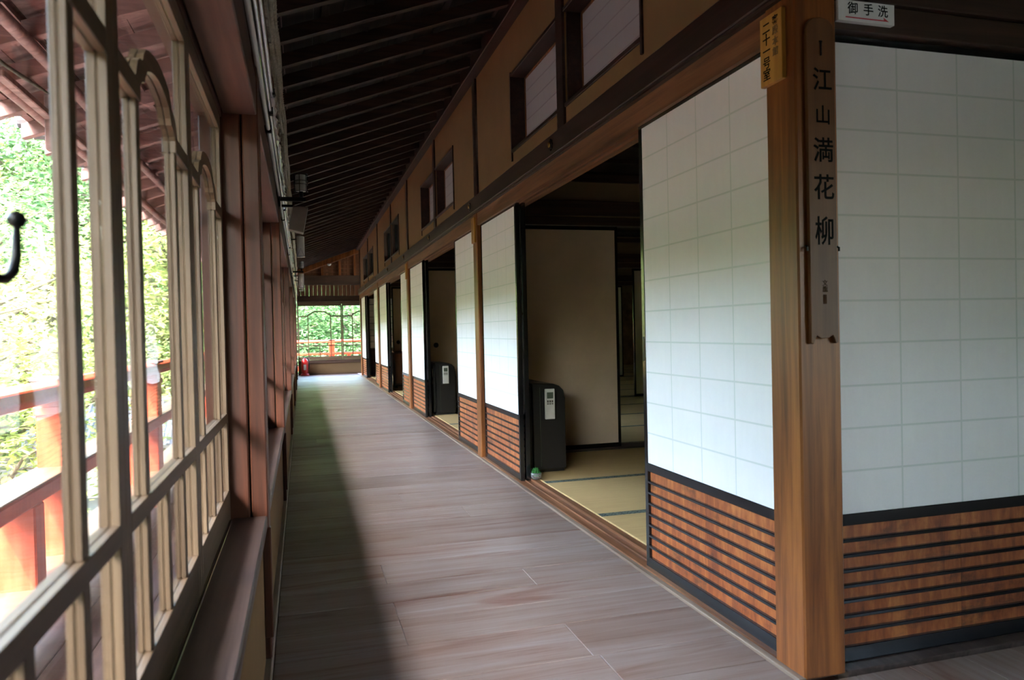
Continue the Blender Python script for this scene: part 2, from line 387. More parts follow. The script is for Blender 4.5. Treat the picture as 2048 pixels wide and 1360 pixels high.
# ------------------------------------------------------------------ sash windows with an ogee arch
ARCH = [(-1, 0), (-.96, .16), (-.90, .34), (-.80, .45), (-.70, .49), (-.66, .62), (-.56, .80), (-.40, .90), (-.2, .97), (0, 1)]
ARCH = ARCH + [(-u, v) for u, v in ARCH[-2::-1]]
def sash(name_, origin, rotz, wd, H0=.465, H1=1.645, label=None, mid=.75, tz=1.34, hook=None, group=None, rise=.082):
    """local: x along the sash 0..wd, y thickness (front, room side, at y=0), z world height"""
    o = struct(empty(name_, origin, rotz)); z0 = origin[2]
    mz = lambda z: z - z0
    st, T = .030, .024
    def bar(nme, x0, x1, za, zb, mat):
        ya, yb = (.003, .0205) if nme == 'muntin' else (0, T)
        put(nme, B().box(x0, x1, ya, .0105, mz(za), mz(zb)).box(x0, x1, .0130, yb, mz(za), mz(zb)).box(x0+.002, x1-.002, .0105, .0130, mz(za)+.002, mz(zb)-.002), mat, o, bev=.001)
    ym = 'sash_x'
    bar('stile', 0, st, H0, H1, 'sash_z'); bar('stile', wd-st, wd, H0, H1, 'sash_z')
    bar('bottom_rail', st, wd-st, H0+.004, H0+.088, ym); bar('top_rail', st, wd-st, H1-.045, H1, ym)
    bar('middle_rail', st, wd-st, mid, mid+.026, ym)
    mw = .024; m1, m2, mc = .235*wd, .745*wd, .49*wd
    for c in (m1, m2):
        bar('muntin', c-mw/2, c+mw/2, mid+.026, tz, 'sash_z'); bar('muntin', c-mw/2, c+mw/2, H0+.088, mid, 'sash_z')
    bar('muntin', mc-mw/2, mc+mw/2, H0+.088, mid, 'sash_z')
    th = .030; hw = (m2-m1)/2 + mw/2; ac = (m1+m2)/2
    bar('transom_bar', st, m1+mw/2, tz, tz+th, ym); bar('transom_bar', m2-mw/2, wd-st, tz, tz+th, ym)
    lo = [(ac+u*(hw-.012), mz(tz+rise*v)) for u, v in ARCH]; hi = [(ac+u*(hw+.004), mz(tz+th+rise*v)) for u, v in ARCH]
    ab = B()
    for (ya, yb) in ((.001, .0105), (.0130, T-.002)):
        for i in range(len(ARCH)-1):
            ab.prism([lo[i], lo[i+1], hi[i+1], hi[i]], 'y', ya, yb)
    put('arch_bar', ab, ym, o)
    def pane(pts): put('pane', B().prism(pts, 'y', .0108, .0127), 'glass', o)
    zb, zt = mz(H0+.085), mz(mid+.003)
    for a, c in ((st, m1), (m1, mc), (mc, m2), (m2, wd-st)): pane([(a, zb), (c, zb), (c, zt), (a, zt)])
    z1, z2 = mz(mid+.023), mz(tz+.003)
    pane([(st, z1), (m1, z1), (m1, z2), (st, z2)]); pane([(m2, z1), (wd-st, z1), (wd-st, z2), (m2, z2)])
    line = [(ac+u*(m2-m1)/2, mz(tz+.015+rise*v)) for u, v in ARCH]
    pane([(m1, z1), (m2, z1)] + line[::-1])
    ztp = mz(H1-.042)
    pane([(st, ztp), (st, mz(tz+.015))] + line + [(wd-st, mz(tz+.015)), (wd-st, ztp)])
    if hook is not None:
        hx, hz = hook
        hb = B().tube([(hx, .002, mz(hz)-.0), (hx, -.012, mz(hz)), (hx+.028, -.013, mz(hz)), (hx+.040, -.014, mz(hz)+.006), (hx+.044, -.015, mz(hz)+.018), (hx+.044, -.016, mz(hz)+.040)], [.004, .0042, .0042, .0042, .004, .0028], 8)
        hb.lathe([(.001, -.007), (.005, -.005), (.0072, 0), (.005, .005), (.001, .007)], 10, (hx+.044, -.016, mz(hz)+.045))
        put('latch_hook', hb, 'black_metal', o, smooth=True)
    if label: tag(o, label, 'window', group)
    return o
ordn = ['first', 'second', 'third', 'fourth', 'fifth', 'sixth', 'seventh', 'eighth', 'ninth', 'tenth', 'eleventh', 'twelfth',
        'thirteenth', 'fourteenth', 'fifteenth', 'sixteenth', 'seventeenth', 'eighteenth', 'nineteenth', 'twentieth', 'twenty-first', 'twenty-second', 'twenty-third', 'twenty-fourth', 'twenty-fifth']
wi = 0
for bi, (a, c) in enumerate(bays):
    y0, y1 = a+LP, c; n_ = 3; wd = (y1-y0)/n_
    for j in range(n_):
        # sash runs from y1 back: local x -> -Y would mirror; use rot +90: local x -> +Y, local y -> -X
        hook = None
        if bi == 0 and j == 0: hook = (.214, 1.044)
        if bi >= 1 and j == 0: hook = (.02, 1.12)
        vis = True
        lab = None
        if vis:
            lab = 'wooden lattice sash window with cusped arch, %s from the near end of the left wall' % ordn[wi]; wi += 1
        sash(nm('window'), (-.215, y0+j*wd+.0005, .465), PI/2, wd-.001, label=lab, hook=hook)

# ------------------------------------------------------------------ end wall
we = struct(empty('wall_far', (.6, YE, 0)))
wput('plaster_panel', B().box(-.108, 2.6, YE, YE+.08, .03, .36), 'plaster_shaded', we)
wput('baseboard', B().box(-.108, 2.6, YE-.012, YE+.08, 0, .03), 'beam_x', we)
wput('sill_board', B().box(-.108, 2.6, YE-.03, YE+.09, .28, .315), 'beam_x', we, bev=.003)
wput('sash_track', B().box(-.108, 2.6, YE-.01, YE+.09, .315, .36), 'beam_x', we, bev=.003)
wput('lintel', B().box(-.108, 2.6, YE-.01, YE+.09, 1.745, 1.80), 'sash_x', we, bev=.003)
wput('thin_rail', B().box(-.108, 2.6, YE-.03, YE-.01, 1.80, 1.82), 'sill_wood', we)
wput('head_board', B().box(-.108, 2.6, YE-.005, YE+.09, 1.82, 1.95), 'beam_x', we)
x = -.108
while x < 2.55:
    wput('wall_board', B().box(x, x+.098, YE, YE+.03+R.uniform(0, .004), 1.95, 2.215), 'far_board', we, bev=.003); x += .1
wput('cross_beam', B().box(-.2, 2.6, YE-.06, YE+.09, 2.215, 2.45), 'beam_x', we, bev=.006)
wput('back_panel', B().box(-.2, 2.6, YE+.07, YE+.09, 2.45, 3.3), 'far_board', we)
for z in (2.52, 2.62, 2.72, 2.82, 2.92):
    wput('shelf_rail', B().box((z-2.5)*1.9, 2.6, YE+.02, YE+.06, z, z+.025), 'far_board', we)
for x in (.52, .93, 1.30):
    wput('strut', B().box(x-.025, x+.025, YE-.05, YE+.03, 2.45, 2.46+.36*(x+.1)), 'post_wood', we, bev=.003)
wput('diagonal_beam', B().prism([(-.11, 2.38), (1.36, 2.94), (1.36, 3.07), (-.11, 2.51)], 'y', YE-.75, YE-.65), 'post_wood', we, bev=.004)
for i, x0 in enumerate((-.105, .965)):
    sash(nm('window'), (x0, YE+.02, .36), 0, 1.065, H0=.36, H1=1.745, mid=.70, tz=1.43, rise=.12,
         label=['lattice sash window of the far wall, left one above the fire extinguisher', 'lattice sash window of the far wall, right one beside the last door'][i])
# side wall of the turning corridor at the end
wput('return_wall', B().box(2.6, 2.66, 17.7, YE+.1, 0, 3.4), 'plaster', we)

# ------------------------------------------------------------------ right wall structure
POSTZ = 3.05
for i, y in enumerate(POSTS):
    p_ = struct(empty(nm('trim'), (XR+PW/2, y+PW/2, 0)))
    wput('post', B().box(XR, XR+PW, y, y+PW-.003, 0, 1.95 if i else 3.0), 'post_wood', p_, bev=.005)
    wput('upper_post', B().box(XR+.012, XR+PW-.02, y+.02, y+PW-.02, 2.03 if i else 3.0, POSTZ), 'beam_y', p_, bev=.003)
# sill with two grooves, kamoi with two grooves, nageshi rail, per wall length
def segs(): return [(POSTS[i]+PW, POSTS[i+1]) for i in range(4)]
for a, c in segs():
    s_ = struct(empty(nm('trim'), (XR+.07, (a+c)/2, 0)))
    s1 = B()
    for x0, x1, z1 in ((1.332, 1.352, .012), (1.352, 1.384, .006), (1.384, 1.392, .013), (1.392, 1.424, .006), (1.424, 1.46, .02)):
        s1.box(x0, x1, a, c, -.03, z1)
    wput('sill_track', s1, 'track_wood', s_)
    k_ = struct(empty(nm('trim'), (XR+.07, (a+c)/2, 1.82)))
    s2 = B()
    for x0, x1, z0 in ((1.333, 1.352, 1.822), (1.352, 1.384, 1.834), (1.384, 1.392, 1.822), (1.392, 1.424, 1.834), (1.424, 1.46, 1.822)):
        s2.box(x0, x1, a, c, z0, 1.922)
    wput('head_track', s2, 'track_wood', k_)
edge = struct(empty(nm('trim'), (1.32, 9.7, 0)))
wput('edge_strip', B().box(1.307, 1.331, 1.744, 17.75, -.03, .008), 'strip_wood', edge, bev=.002)
nag = struct(empty(nm('trim'), (1.31, 9.7, 1.92)))
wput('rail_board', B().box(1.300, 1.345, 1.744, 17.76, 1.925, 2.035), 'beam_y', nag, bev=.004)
wput('rail_lip', B().box(1.312, 1.345, 1.744, 17.76, 1.915, 1.9245), 'beam_y', nag)
def rosette(y):
    g_ = B().lathe([(.001, .010), (.009, .009), (.012, .004), (.026, .003), (.028, 0), (.028, -.002)], 16)
    g_.v = [(-z, x_, y_) for x_, y_, z in g_.v]
    for j in range(8):
        t = 2*PI*j/8; g_.box(-.004, .001, .026*math.cos(t)-.005, .026*math.cos(t)+.005, .026*math.sin(t)-.005, .026*math.sin(t)+.005)
    o = put('nail_cover', g_, 'black_metal', nag, (1.299-1.31, y-9.7, 1.98-1.92))
    h_ = B().lathe([(.001, .016), (.012, .015), (.015, .009)], 12); h_.v = [(-z, x_, y_) for x_, y_, z in h_.v]
    put('cap', h_, 'brass', o)
for y in (3.72, 5.69, 7.62, 9.62, 11.50, 13.48, 15.7, 17.6): rosette(y)
cor = struct(empty(nm('trim'), (1.33, 9.0, 2.95)))
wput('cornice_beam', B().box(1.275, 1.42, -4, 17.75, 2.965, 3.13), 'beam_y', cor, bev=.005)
wput('cornice_lip', B().box(1.255, 1.275, -4, 17.75, 3.07, 3.13), 'beam_y', cor, bev=.003)

# upper wall: plaster panels with paired transom windows
WINS = [[(2.71, 3.615), (3.725, 4.635)], [(6.53, 7.45), (7.56, 8.40)], [(10.43, 11.33), (11.44, 12.32)], [(14.33, 15.43), (15.54, 16.62)]]
wr = struct(empty('wall_right', (1.37, 9.5, 2.0)))
WZ0, WZ1 = 2.175, 2.645
wn = ['nearest pair', 'second pair', 'third pair', 'farthest pair']
for bi, ((a, c), ws) in enumerate(zip(segs(), WINS)):
    X0, X1 = 1.352, 1.375
    (u0, u1), (v0, v1) = ws
    pil = (u1+.003, v0-.003)
    for (p0, p1) in ((a, u0), (u1, v0), (v1, c)):
        wput('plaster_panel', B().box(X0, X1, p0, p1, 2.03, 2.97), 'plaster', wr)
    for (p0, p1) in ws:
        wput('plaster_panel', B().box(X0, X1, p0, p1, 2.03, WZ0-.02), 'plaster', wr)
        wput('plaster_panel', B().box(X0, X1, p0, p1, WZ1+.02, 2.97), 'plaster', wr)
    st = struct(empty(nm('trim'), (1.36, (pil[0]+pil[1])/2, 2.03)))
    wput('middle_strut', B().box(1.338, 1.39, pil[0], pil[1], 2.035, 2.96), 'beam_y', st, bev=.003)
    for j, (p0, p1) in enumerate(ws):
        o = struct(empty(nm('window'), (1.40, (p0+p1)/2, WZ0-.02)))
        e0 = (p0, p0+.018) if j == 0 else (p1-.018, p1)
        wput('jamb', B().box(1.342, 1.46, e0[0], e0[1], WZ0-.075, WZ1+.03), 'beam_y', o, bev=.002)
        q0, q1 = (p0+.018, p1) if j == 0 else (p0, p1-.018)
        wput('jamb', B().box(1.36, 1.46, *( (q1-.012, q1) if j == 0 else (q0, q0+.012)), WZ0, WZ1), 'beam_y', o)
        wput('sill', B().box(1.342, 1.46, q0, q1, WZ0-.022, WZ0), 'beam_y', o, bev=.002)
        wput('head', B().box(1.342, 1.46, q0, q1, WZ1, WZ1+.022), 'beam_y', o, bev=.002)
        r0, r1 = (q0, q1-.012) if j == 0 else (q0+.012, q1)
        if bi < 2:
            wput('paper_sheet', B().box(1.444, 1.448, r0+.01, r1-.01, WZ0+.01, WZ1-.01), 'old_paper', o)
            wput('frame_strip', B().box(1.438, 1.447, r1-.012, r1, WZ0, WZ1).box(1.438, 1.447, r0, r0+.012, WZ0, WZ1).box(1.438, 1.447, r0, r1, WZ1-.012, WZ1), 'post_wood', o)
            for k in range(1, 5):
                zz = WZ0+(WZ1-WZ0)*k/5
                wput('lattice_bar', B().box(1.4425, 1.446, r0+.012, r1-.012, zz-.003, zz+.003), 'old_seam', o)
        else:
            wput('frame_strip', B().box(1.40, 1.447, r0, r0+.02, WZ0, WZ1).box(1.40, 1.447, r1-.02, r1, WZ0, WZ1), 'lacquer', o)
        tag(o, '%s transom window high on the right wall, %s of the %s from the camera' % ('white papered' if bi < 2 else 'dark open', 'nearer one' if j == 0 else 'farther one', wn[bi]), 'window')
wr_in = wput('inner_backing', B().box(1.455, 1.47, 1.9, 17.7, 1.93, 2.13), 'board_wood', wr)
wput('inner_backing', B().box(1.455, 1.47, 1.9, 17.7, 2.69, 3.0), 'board_wood', wr)
# wall above the cross corridor
wput('plaster_panel', B().box(1.352, 1.375, -4, 1.744, 2.45, 2.97), 'plaster_dim', wr)

# ------------------------------------------------------------------ shoji doors with slatted hip boards
def shoji(origin, rotz, wd, label, slats=True, both=False, nv=3, group=None):
    """local: x 0..wd, front face y=0, z up. papered front, slatted hip board below"""
    o = struct(empty(nm('door'), origin, rotz)); T = .03
    for x0 in (0, wd-.026): put('stile', B().box(x0, x0+.026, 0, T, .008, 1.83), 'lacquer', o, bev=.0015)
    a, c = .026, wd-.026
    put('top_rail', B().box(a, c, .001, T-.001, 1.81, 1.83), 'lacquer', o)
    put('middle_rail', B().box(a, c, -.001, T-.001, .407, .441), 'lacquer', o, bev=.0015)
    put('bottom_rail', B().box(a, c, -.001, T-.001, .008, .052), 'lacquer', o, bev=.0015)
    put('paper_sheet', B().box(a, c, .003, .005, .441, 1.81), 'paper', o)
    for k in range(1, 11):
        z = .441+k*1.369/11
        if nv: link('lattice_bar', BARH(c-a), o, (a, .0028, z))
    for k in range(1, nv+1):
        x = a+(c-a)*k/(nv+1)
        link('lattice_bar', BARV(), o, (x, .0029, .441))
    put('lattice_frame', B().box(a, c, .006, .02, 1.10, 1.112).box(a+(c-a)*.5-.005, a+(c-a)*.5+.005, .006, .02, .441, 1.81), 'post_wood', o)
    n_ = 2; 
    for k in range(n_):
        x0, x1 = a+(c-a)*k/n_, a+(c-a)*(k+1)/n_
        put('hip_board', B().box(x0+.0007, x1-.0007, .012, .018, .052, .407), 'hip_board', o, (0, 0, 0))
    for k in range(7):
        z = .052+(k+1)*(.407-.052)/8
        link('slat', SLAT(c-a), o, (a, 0, z))
    # black pull
    put('finger_pull', B().box(.006, .02, -.0012, .0, .86, .96), 'black_metal', o)
    return tag(o, label, 'sliding door', group)
_bc = {}
def BARH(L):
    k = ('h', round(L, 3))
    if k not in _bc: _bc[k] = B().box(0, L, 0, .001, -.003, .003).mesh('lattice_bar', 'paper_seam')
    return _bc[k]
def BARV():
    if 'v' not in _bc: _bc['v'] = B().box(-.003, .003, 0, .001, 0, 1.369).mesh('lattice_bar', 'paper_seam')
    return _bc['v']
def SLAT(L):
    k = ('s', round(L, 3))
    if k not in _bc: _bc[k] = B().box(0, L, -.002, .012, -.0055, .0055).mesh('slat', 'lacquer', bev=.002)
    return _bc[k]
rooms = ['nearest room', 'second room', 'third room', 'farthest room']
FR = [((1.875, 2.78), (4.61, 5.575)), ((5.735, 6.60), (8.46, 9.49)), ((9.65, 10.45), (12.28, 13.41)), ((13.57, 14.45), (16.55, 17.585))]
for i, ((r0, r1), (l0, l1)) in enumerate(FR):
    # rotz=-90: local x -> -Y, front faces -X
    shoji((1.353, r1, 0), -PI/2, r1-r0, 'white shoji door with slatted base, near side of the %s opening, front track' % rooms[i])
    shoji((1.353, l1, 0), -PI/2, l1-l0, 'white shoji door with slatted base, far side of the %s opening, front track' % rooms[i])
    shoji((1.393, r1, 0), -PI/2, r1-r0, 'shoji door behind the near front door of the %s, only its edge showing' % rooms[i], nv=0)
    shoji((1.393, l1, 0), -PI/2, l1-l0, 'shoji door behind the far front door of the %s, its black edge showing' % rooms[i], nv=0)

# cross wall at the near corner (faces the camera)
for i, x0 in enumerate((1.466, 2.42, 3.37, 4.32)):
    if i: 
        p_ = struct(empty(nm('trim'), (x0, 1.81, 0))); wput('post', B().box(x0-.0, x0+.02, 1.75, 1.87, 0, 2.5), 'post_wood', p_)
    shoji((x0+(.02 if i else 0), 1.79, 0), 0, .95 - (.02 if i else 0), ['large white shoji door with slatted base right of the corner post', 'second shoji door of the cross corridor wall', 'third shoji door of the cross corridor wall', 'fourth shoji door of the cross corridor wall'][i], nv=3)
t_ = struct(empty(nm('trim'), (3.3, 1.80, 0)))
wput('sill_track', B().box(1.466, 5.3, 1.742, 1.785, -.03, .008).box(1.466, 5.3, 1.785, 1.88, -.03, .006), 'sill_wood', t_, bev=.002)
t_ = struct(empty(nm('trim'), (3.3, 1.80, 1.82)))
wput('head_board', B().box(1.466, 5.3, 1.760, 1.88, 1.835, 1.912), 'beam_x', t_, bev=.002)
wput('head_board', B().box(1.466, 5.3, 1.748, 1.88, 1.916, 2.06), 'beam_x', t_, bev=.003)
wput('plaster_panel', B().box(1.466, 5.3, 1.79, 1.82, 2.06, 3.0), 'plaster_dim', t_)
# far side and ends of the cross corridor
wb = struct(empty('wall_back', (3, -.2, 0)))
wput('plaster_panel', B().box(1.40, 2.3, -.28, -.2, 0, 2.6).box(3.5, 6.2, -.28, -.2, 0, 2.6).box(2.3, 3.5, -.28, -.2, 0, .46).box(2.3, 3.5, -.28, -.2, 1.7, 2.6), 'plaster_dim', wb)
sash(nm('window'), (2.3, -.2, .465), 0, .6, label='lattice sash window on the near side of the cross corridor, first one'); sash(nm('window'), (2.9, -.2, .465), 0, .6, label='lattice sash window on the near side of the cross corridor, second one')
wput('plaster_panel', B().box(6.2, 6.28, -.3, 1.9, 0, 2.6), 'plaster_dim', wb)
wput('plaster_panel', B().box(1.33, 1.40, -4, -.2, 0, 2.6), 'plaster_dim', wb)
wput('plaster_panel', B().box(-.2, 1.4, -4.1, -4.0, 0, 3.2), 'plaster_dim', wb)

# ------------------------------------------------------------------ roof: rafters, battens, boards, eave
ceil = struct(empty('ceiling', (0, 8, 2.5)))
def slab(x0, x1, y0, y1, d0, d1):
    """piece that follows the roof slope between x0 and x1; d0,d1 offsets above the rafter underside"""
    b_ = B(); pts = [(x0, rz(x0)+d0), (x1, rz(x1)+d0), (x1, rz(x1)+d1), (x0, rz(x0)+d1)]
    return b_.prism(pts, 'y', y0, y1)
y = .08-.36*11
while y < 19.6:
    xo = -1.375
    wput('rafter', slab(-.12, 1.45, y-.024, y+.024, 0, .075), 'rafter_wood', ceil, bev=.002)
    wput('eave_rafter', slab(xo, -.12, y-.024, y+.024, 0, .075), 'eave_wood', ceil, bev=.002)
    y += .36
x = -1.30
while x < 1.35:
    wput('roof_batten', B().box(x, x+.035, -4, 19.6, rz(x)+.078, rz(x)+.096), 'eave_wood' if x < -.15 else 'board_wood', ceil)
    x += .24
nb = 0; x = -1.34
while x < 1.40:
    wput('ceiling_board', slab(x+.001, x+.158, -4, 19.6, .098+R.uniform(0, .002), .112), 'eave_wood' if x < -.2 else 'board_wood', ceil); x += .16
wput('roof_deck', slab(-1.36, 1.6, -4.1, 19.7, .14, .2), 'tile_edge', ceil)
wput('eave_fascia', slab(-1.345, -1.315, -4, 19.6, .076, .14), 'eave_wood', ceil)
# purlins outside under the eave, hanging post, bamboo
for j, (x_, d_) in enumerate(((-1.20, .07), (-1.00, .07))):
    pts = [(x_+.006*math.sin(t*1.7+j), t, rz(x_)-.028+.008*math.sin(t*2.3)) for t in [-4+.5*i for i in range(48)]]
    wput('eave_purlin', B().tube(pts, .026, 8), 'eave_wood', ceil, smooth=True)
for y in (3.9, 8.4, 12.9):
    wput('hanging_strut', B().box(-1.13, -1.07, y, y+.05, rz(-1.1)-.26, rz(-1.1)), 'eave_wood', ceil, bev=.004)
    wput('hanging_rail', B().box(-1.13, -1.09, y-.6, y+.6, rz(-1.1)-.12, rz(-1.1)-.09), 'eave_wood', ceil, bev=.004)
bmb = B().tube([(-1.12+.01*math.sin(i), 2.6+i*.17, 2.06+.012*i) for i in range(9)], [.009, .008, .009, .008, .009, .008, .009, .007, .005], 6)
o = wput('bamboo_stick', bmb, 'bark', None, smooth=True); tag(o, 'thin knotty stick resting under the eave outside the left windows', 'stick')
# tile ends along the eave (many small rounds)
y = -3.9
while y < 19.5:
    te = B().lathe([(.001, 0), (.034, 0), (.036, .012), (.036, .09), (.001, .09)], 10)
    te.v = [(-(v[2])-1.395, v[0], v[1]) for v in te.v]
    te.v = [(v[0]+.06, v[1]+y, v[2]+rz(-1.39)+.125) for v in te.v]
    wput('eave_tile', te, 'tile_edge', ceil, smooth=False); y += .24
# flat ceiling of the cross corridor and rooms
c2 = struct(empty('ceiling_cross_corridor', (3.5, .8, 2.45)))
wput('ceiling_panel', B().box(1.35, 6.3, -.3, 1.9, 2.47, 2.52), 'board_wood', c2)
wput('roof_deck', B().box(1.4, 9, -4.1, 19.7, 3.3, 3.4), 'tile_edge', c2)

# ------------------------------------------------------------------ rooms
c3 = struct(empty('ceiling_rooms', (5, 9, 2.3)))
wput('ceiling_panel', B().box(1.47, 8.6, 1.9, 17.7, 2.27, 2.30), 'board_wood', c3)
for i in range(1, 34):
    wput('ceiling_slat', B().box(1.47, 8.5, 1.9+i*.46, 1.925+i*.46, 2.24, 2.27), 'board_wood', c3)
wrm = struct(empty('wall_rooms', (8.6, 9, 0)))
wput('plaster_panel', B().box(8.5, 8.6, 1.8, 17.8, 0, 2.3), 'plaster_dim', wrm)
wput('plaster_panel', B().box(5.2, 8.6, 1.82, 1.88, 0, 2.3), 'plaster_dim', wrm)
fr_ = struct(empty('floor_rooms', (5, 9, 0)))
wput('subfloor', B().box(1.461, 8.5, 1.9, 17.6, -.1, -.02), 'board_wood', fr_)
TB = {}
def tatami(x0, x1, y0, y1, detail):
    L, W = x1-x0-.002, y1-y0-.002; k = (round(L, 3), round(W, 3))
    if k not in TB:
        TB[k] = (B().box(-L/2, L/2, -W/2, W/2, -.018, .026).mesh('tatami_mat', 'tatami', bev=.002),
                 B().box(-L/2, L/2, -.013, .013, 0, .0012).mesh('mat_border', 'tatami_border'))
    o = link('tatami_mat', TB[k][0], fr_, (((x0+x1)/2-5), (y0+y1)/2-9, 0))
    if detail:
        for s_ in (-1, 1): link('mat_border', TB[k][1], o, (0, s_*(W/2-.014), .0262))
PART = [5.59, 9.50, 13.42]
rows = []
for (y0, y1) in ((1.90, 5.56), (5.70, 9.47), (9.61, 13.39), (13.53, 17.58)):
    n_ = 4; h = (y1-y0)/n_
    if y0 < 2: bounds = [1.90, 2.66, 3.545, 4.43, 5.45]
    else: bounds = [y0+h*i for i in range(5)]
    for a, c in zip(bounds[:-1], bounds[1:]):
        for j, x in enumerate((1.462, 3.22, 4.98, 6.74)): tatami(x, x+1.758, a, c, True)
for y in PART:
    wput('partition_track', B().box(1.47, 8.5, y-.10 if y < 6 else y-.02, y+.11, -.02, .024), 'beam_x', fr_)
# partitions between the rooms
def fusuma(x0, y0, wd, label, mat='fusuma_paper', pull=True):
    o = struct(empty(nm('door'), (x0, y0, .024)))
    H = 1.80
    put('paper_face', B().box(.02, wd-.02, .004, .02, .03, H-.03), mat, o)
    for a in (0, wd-.024): put('stile', B().box(a, a+.024, 0, .024, 0, H), 'lacquer', o, bev=.002)
    put('bottom_rail', B().box(.024, wd-.024, 0, .024, 0, .035), 'lacquer', o, bev=.002)
    put('top_rail', B().box(.024, wd-.024, 0, .024, H-.03, H), 'lacquer', o, bev=.002)
    if pull:
        p_ = B().lathe([(.001, .002), (.016, .003), (.03, .005), (.034, .001)], 18); p_.v = [(x_, -z, y_) for x_, y_, z in p_.v]
        put('round_pull', p_, 'black_metal', o, (.10, .003, .80), smooth=True)
    return tag(o, label, 'sliding door')
for i, y in enumerate(PART):
    q = struct(empty(nm('trim'), (5, y, 1.83)))
    wput('head_track', B().box(1.47, 8.5, y-.02, y+.10, 1.835, 1.90), 'beam_x', q, bev=.003)
    wput('rail_board', B().box(1.47, 8.5, y-.035, y-.02, 1.91, 2.03), 'beam_x', q, bev=.003)
    wput('plaster_panel', B().box(1.47, 8.5, y+.02, y+.06, 1.90, 2.27), 'plaster_dim', q)
    wput('ceiling_rail', B().box(1.47, 8.5, y-.01, y+.02, 2.19, 2.25), 'beam_x', q)
fusuma(1.575, 5.56, .925, 'plain beige fusuma door with black frame behind the nearer air conditioner', pull=False)
fusuma(6.0, 5.56, .925, 'beige fusuma door far right in the partition of the nearest room')
fusuma(1.575, 9.49, .925, 'dim beige fusuma door behind the farther air conditioner', pull=True)
fusuma(4.49, 9.49, .925, 'beige fusuma door seen edge of, deep inside the second room', 'fusuma_paper_pale', False)
fusuma(1.575, 13.41, .925, 'dark fusuma door with round pull inside the third room')
fusuma(5.16, 13.41, .95, 'pale greenish fusuma door deepest in the row of rooms', 'fusuma_paper_pale', False)
wput('painted_panel', B().box(5.6, 8.4, 17.55, 17.6, 0, 1.9), 'fusuma_painted', wrm)
# papered lattice screen with visible bars in the farthest room
o = struct(empty(nm('door'), (1.50, 17.40, .026)))
put('paper_sheet', B().box(.02, 1.3, .012, .014, .62, 1.78), 'paper', o)
for z in [.62+.145*k for k in range(9)]: put('lattice_bar', B().box(.02, 1.3, .002, .012, z-.005, z+.005), 'lacquer', o)
for x in (0, .43, .86, 1.28): put('stile', B().box(x, x+.022, 0, .024, 0, 1.8), 'lacquer', o)
put('hip_board', B().box(.02, 1.3, .004, .016, 0, .6), 'beam_x', o)
tag(o, 'white papered lattice screen with black bars inside the farthest room', 'sliding door')
wput('plaster_panel', B().box(1.47, 8.6, 17.60, 17.68, 0, 2.3), 'plaster_dim', wrm)
# low cabinet in the third room
o = empty('low_cabinet', (1.75, 13.1, .026)); tag(o, 'dark low wooden cabinet against the fusuma in the third room', 'cabinet')
put('body', B().box(-.2, .3, -.15, .2, .05, .62), 'beam_x', o, bev=.004); put('top', B().box(-.22, .32, -.17, .22, .62, .645), 'lacquer', o, bev=.003)
put('door', B().box(-.19, .04, -.158, -.15, .08, .6), 'far_board', o, bev=.002); put('door', B().box(.05, .29, -.158, -.15, .08, .6), 'far_board', o, bev=.002)
put('foot', B().box(-.2, -.16, -.15, .2, 0, .05), 'lacquer', o); put('foot', B().box(.26, .3, -.15, .2, 0, .05), 'lacquer', o)

# ------------------------------------------------------------------ things: air conditioners with remotes
def air_con(loc, label, s_=1.0):
    o = empty('floor_air_conditioner', loc); tag(o, label, 'air conditioner')
    H = .60*s_; W = .235*s_; D = .56*s_
    # narrow end faces the camera (-Y) with rounded top right
    prof = [(0, .02), (W, .02), (W, H-.10), (W-.012, H-.045), (W-.04, H-.015), (W-.08, H), (0, H+.012)]
    put('body', B().prism(prof, 'y', 0, D), 'black_plastic', o, bev=.006)
    put('side_grille', B().prism([(W, .06), (W+.028, .07), (W+.028, H-.17), (W+.018, H-.10), (W, H-.085)], 'y', .08, D-.05), 'black_plastic', o, bev=.004)
    put('front_panel', B().prism([(-.03, .03), (0, .03), (0, H-.01), (-.022, H-.02)], 'y', .015, D-.015), 'black_plastic', o, bev=.006)
    put('chrome_strip', B().box(-.034, -.028, .03, .045, H-.16, H-.06).box(-.034, -.028, .03, .045, H-.24, H-.19), 'steel', o)
    put('plinth', B().box(.0, W-.01, .02, D-.02, 0, .02), 'black_plastic', o)
    put('remote_pocket', B().box(.068, .162, -.012, 0, H-.245, H-.05), 'black_plastic', o, bev=.004)
    put('groove', B().box(.052, .055, -.001, .002, .04, H-.02), 'lcd', o)
    r_ = empty('remote_control', (loc[0]+.115*s_, loc[1]-.03*s_, loc[2]+H-.235))
    tag(r_, 'white remote control in the pocket of the %s air conditioner' % ('nearer' if s_ == 1 else 'farther'), 'remote control')
    put('case', B().box(-.034, .034, -.004, .015, 0, .205), 'white_plastic', r_, bev=.003)
    put('display', B().box(-.022, .022, -.0052, -.004, .14, .182), 'lcd', r_)
    for i in range(3): put('button', B().box(-.022+.016*i, -.011+.016*i, -.0062, -.004, .113, .128).box(-.022+.016*i, -.011+.016*i, -.0062, -.004, .1, .108), 'grey_box', r_)
    return o
air_con((1.485, 4.74, .026), 'black floor-standing air conditioner inside the nearest room, beside the bowl of moss')
air_con((1.485, 8.50, .026), 'black floor-standing air conditioner just inside the second room', 1.001)
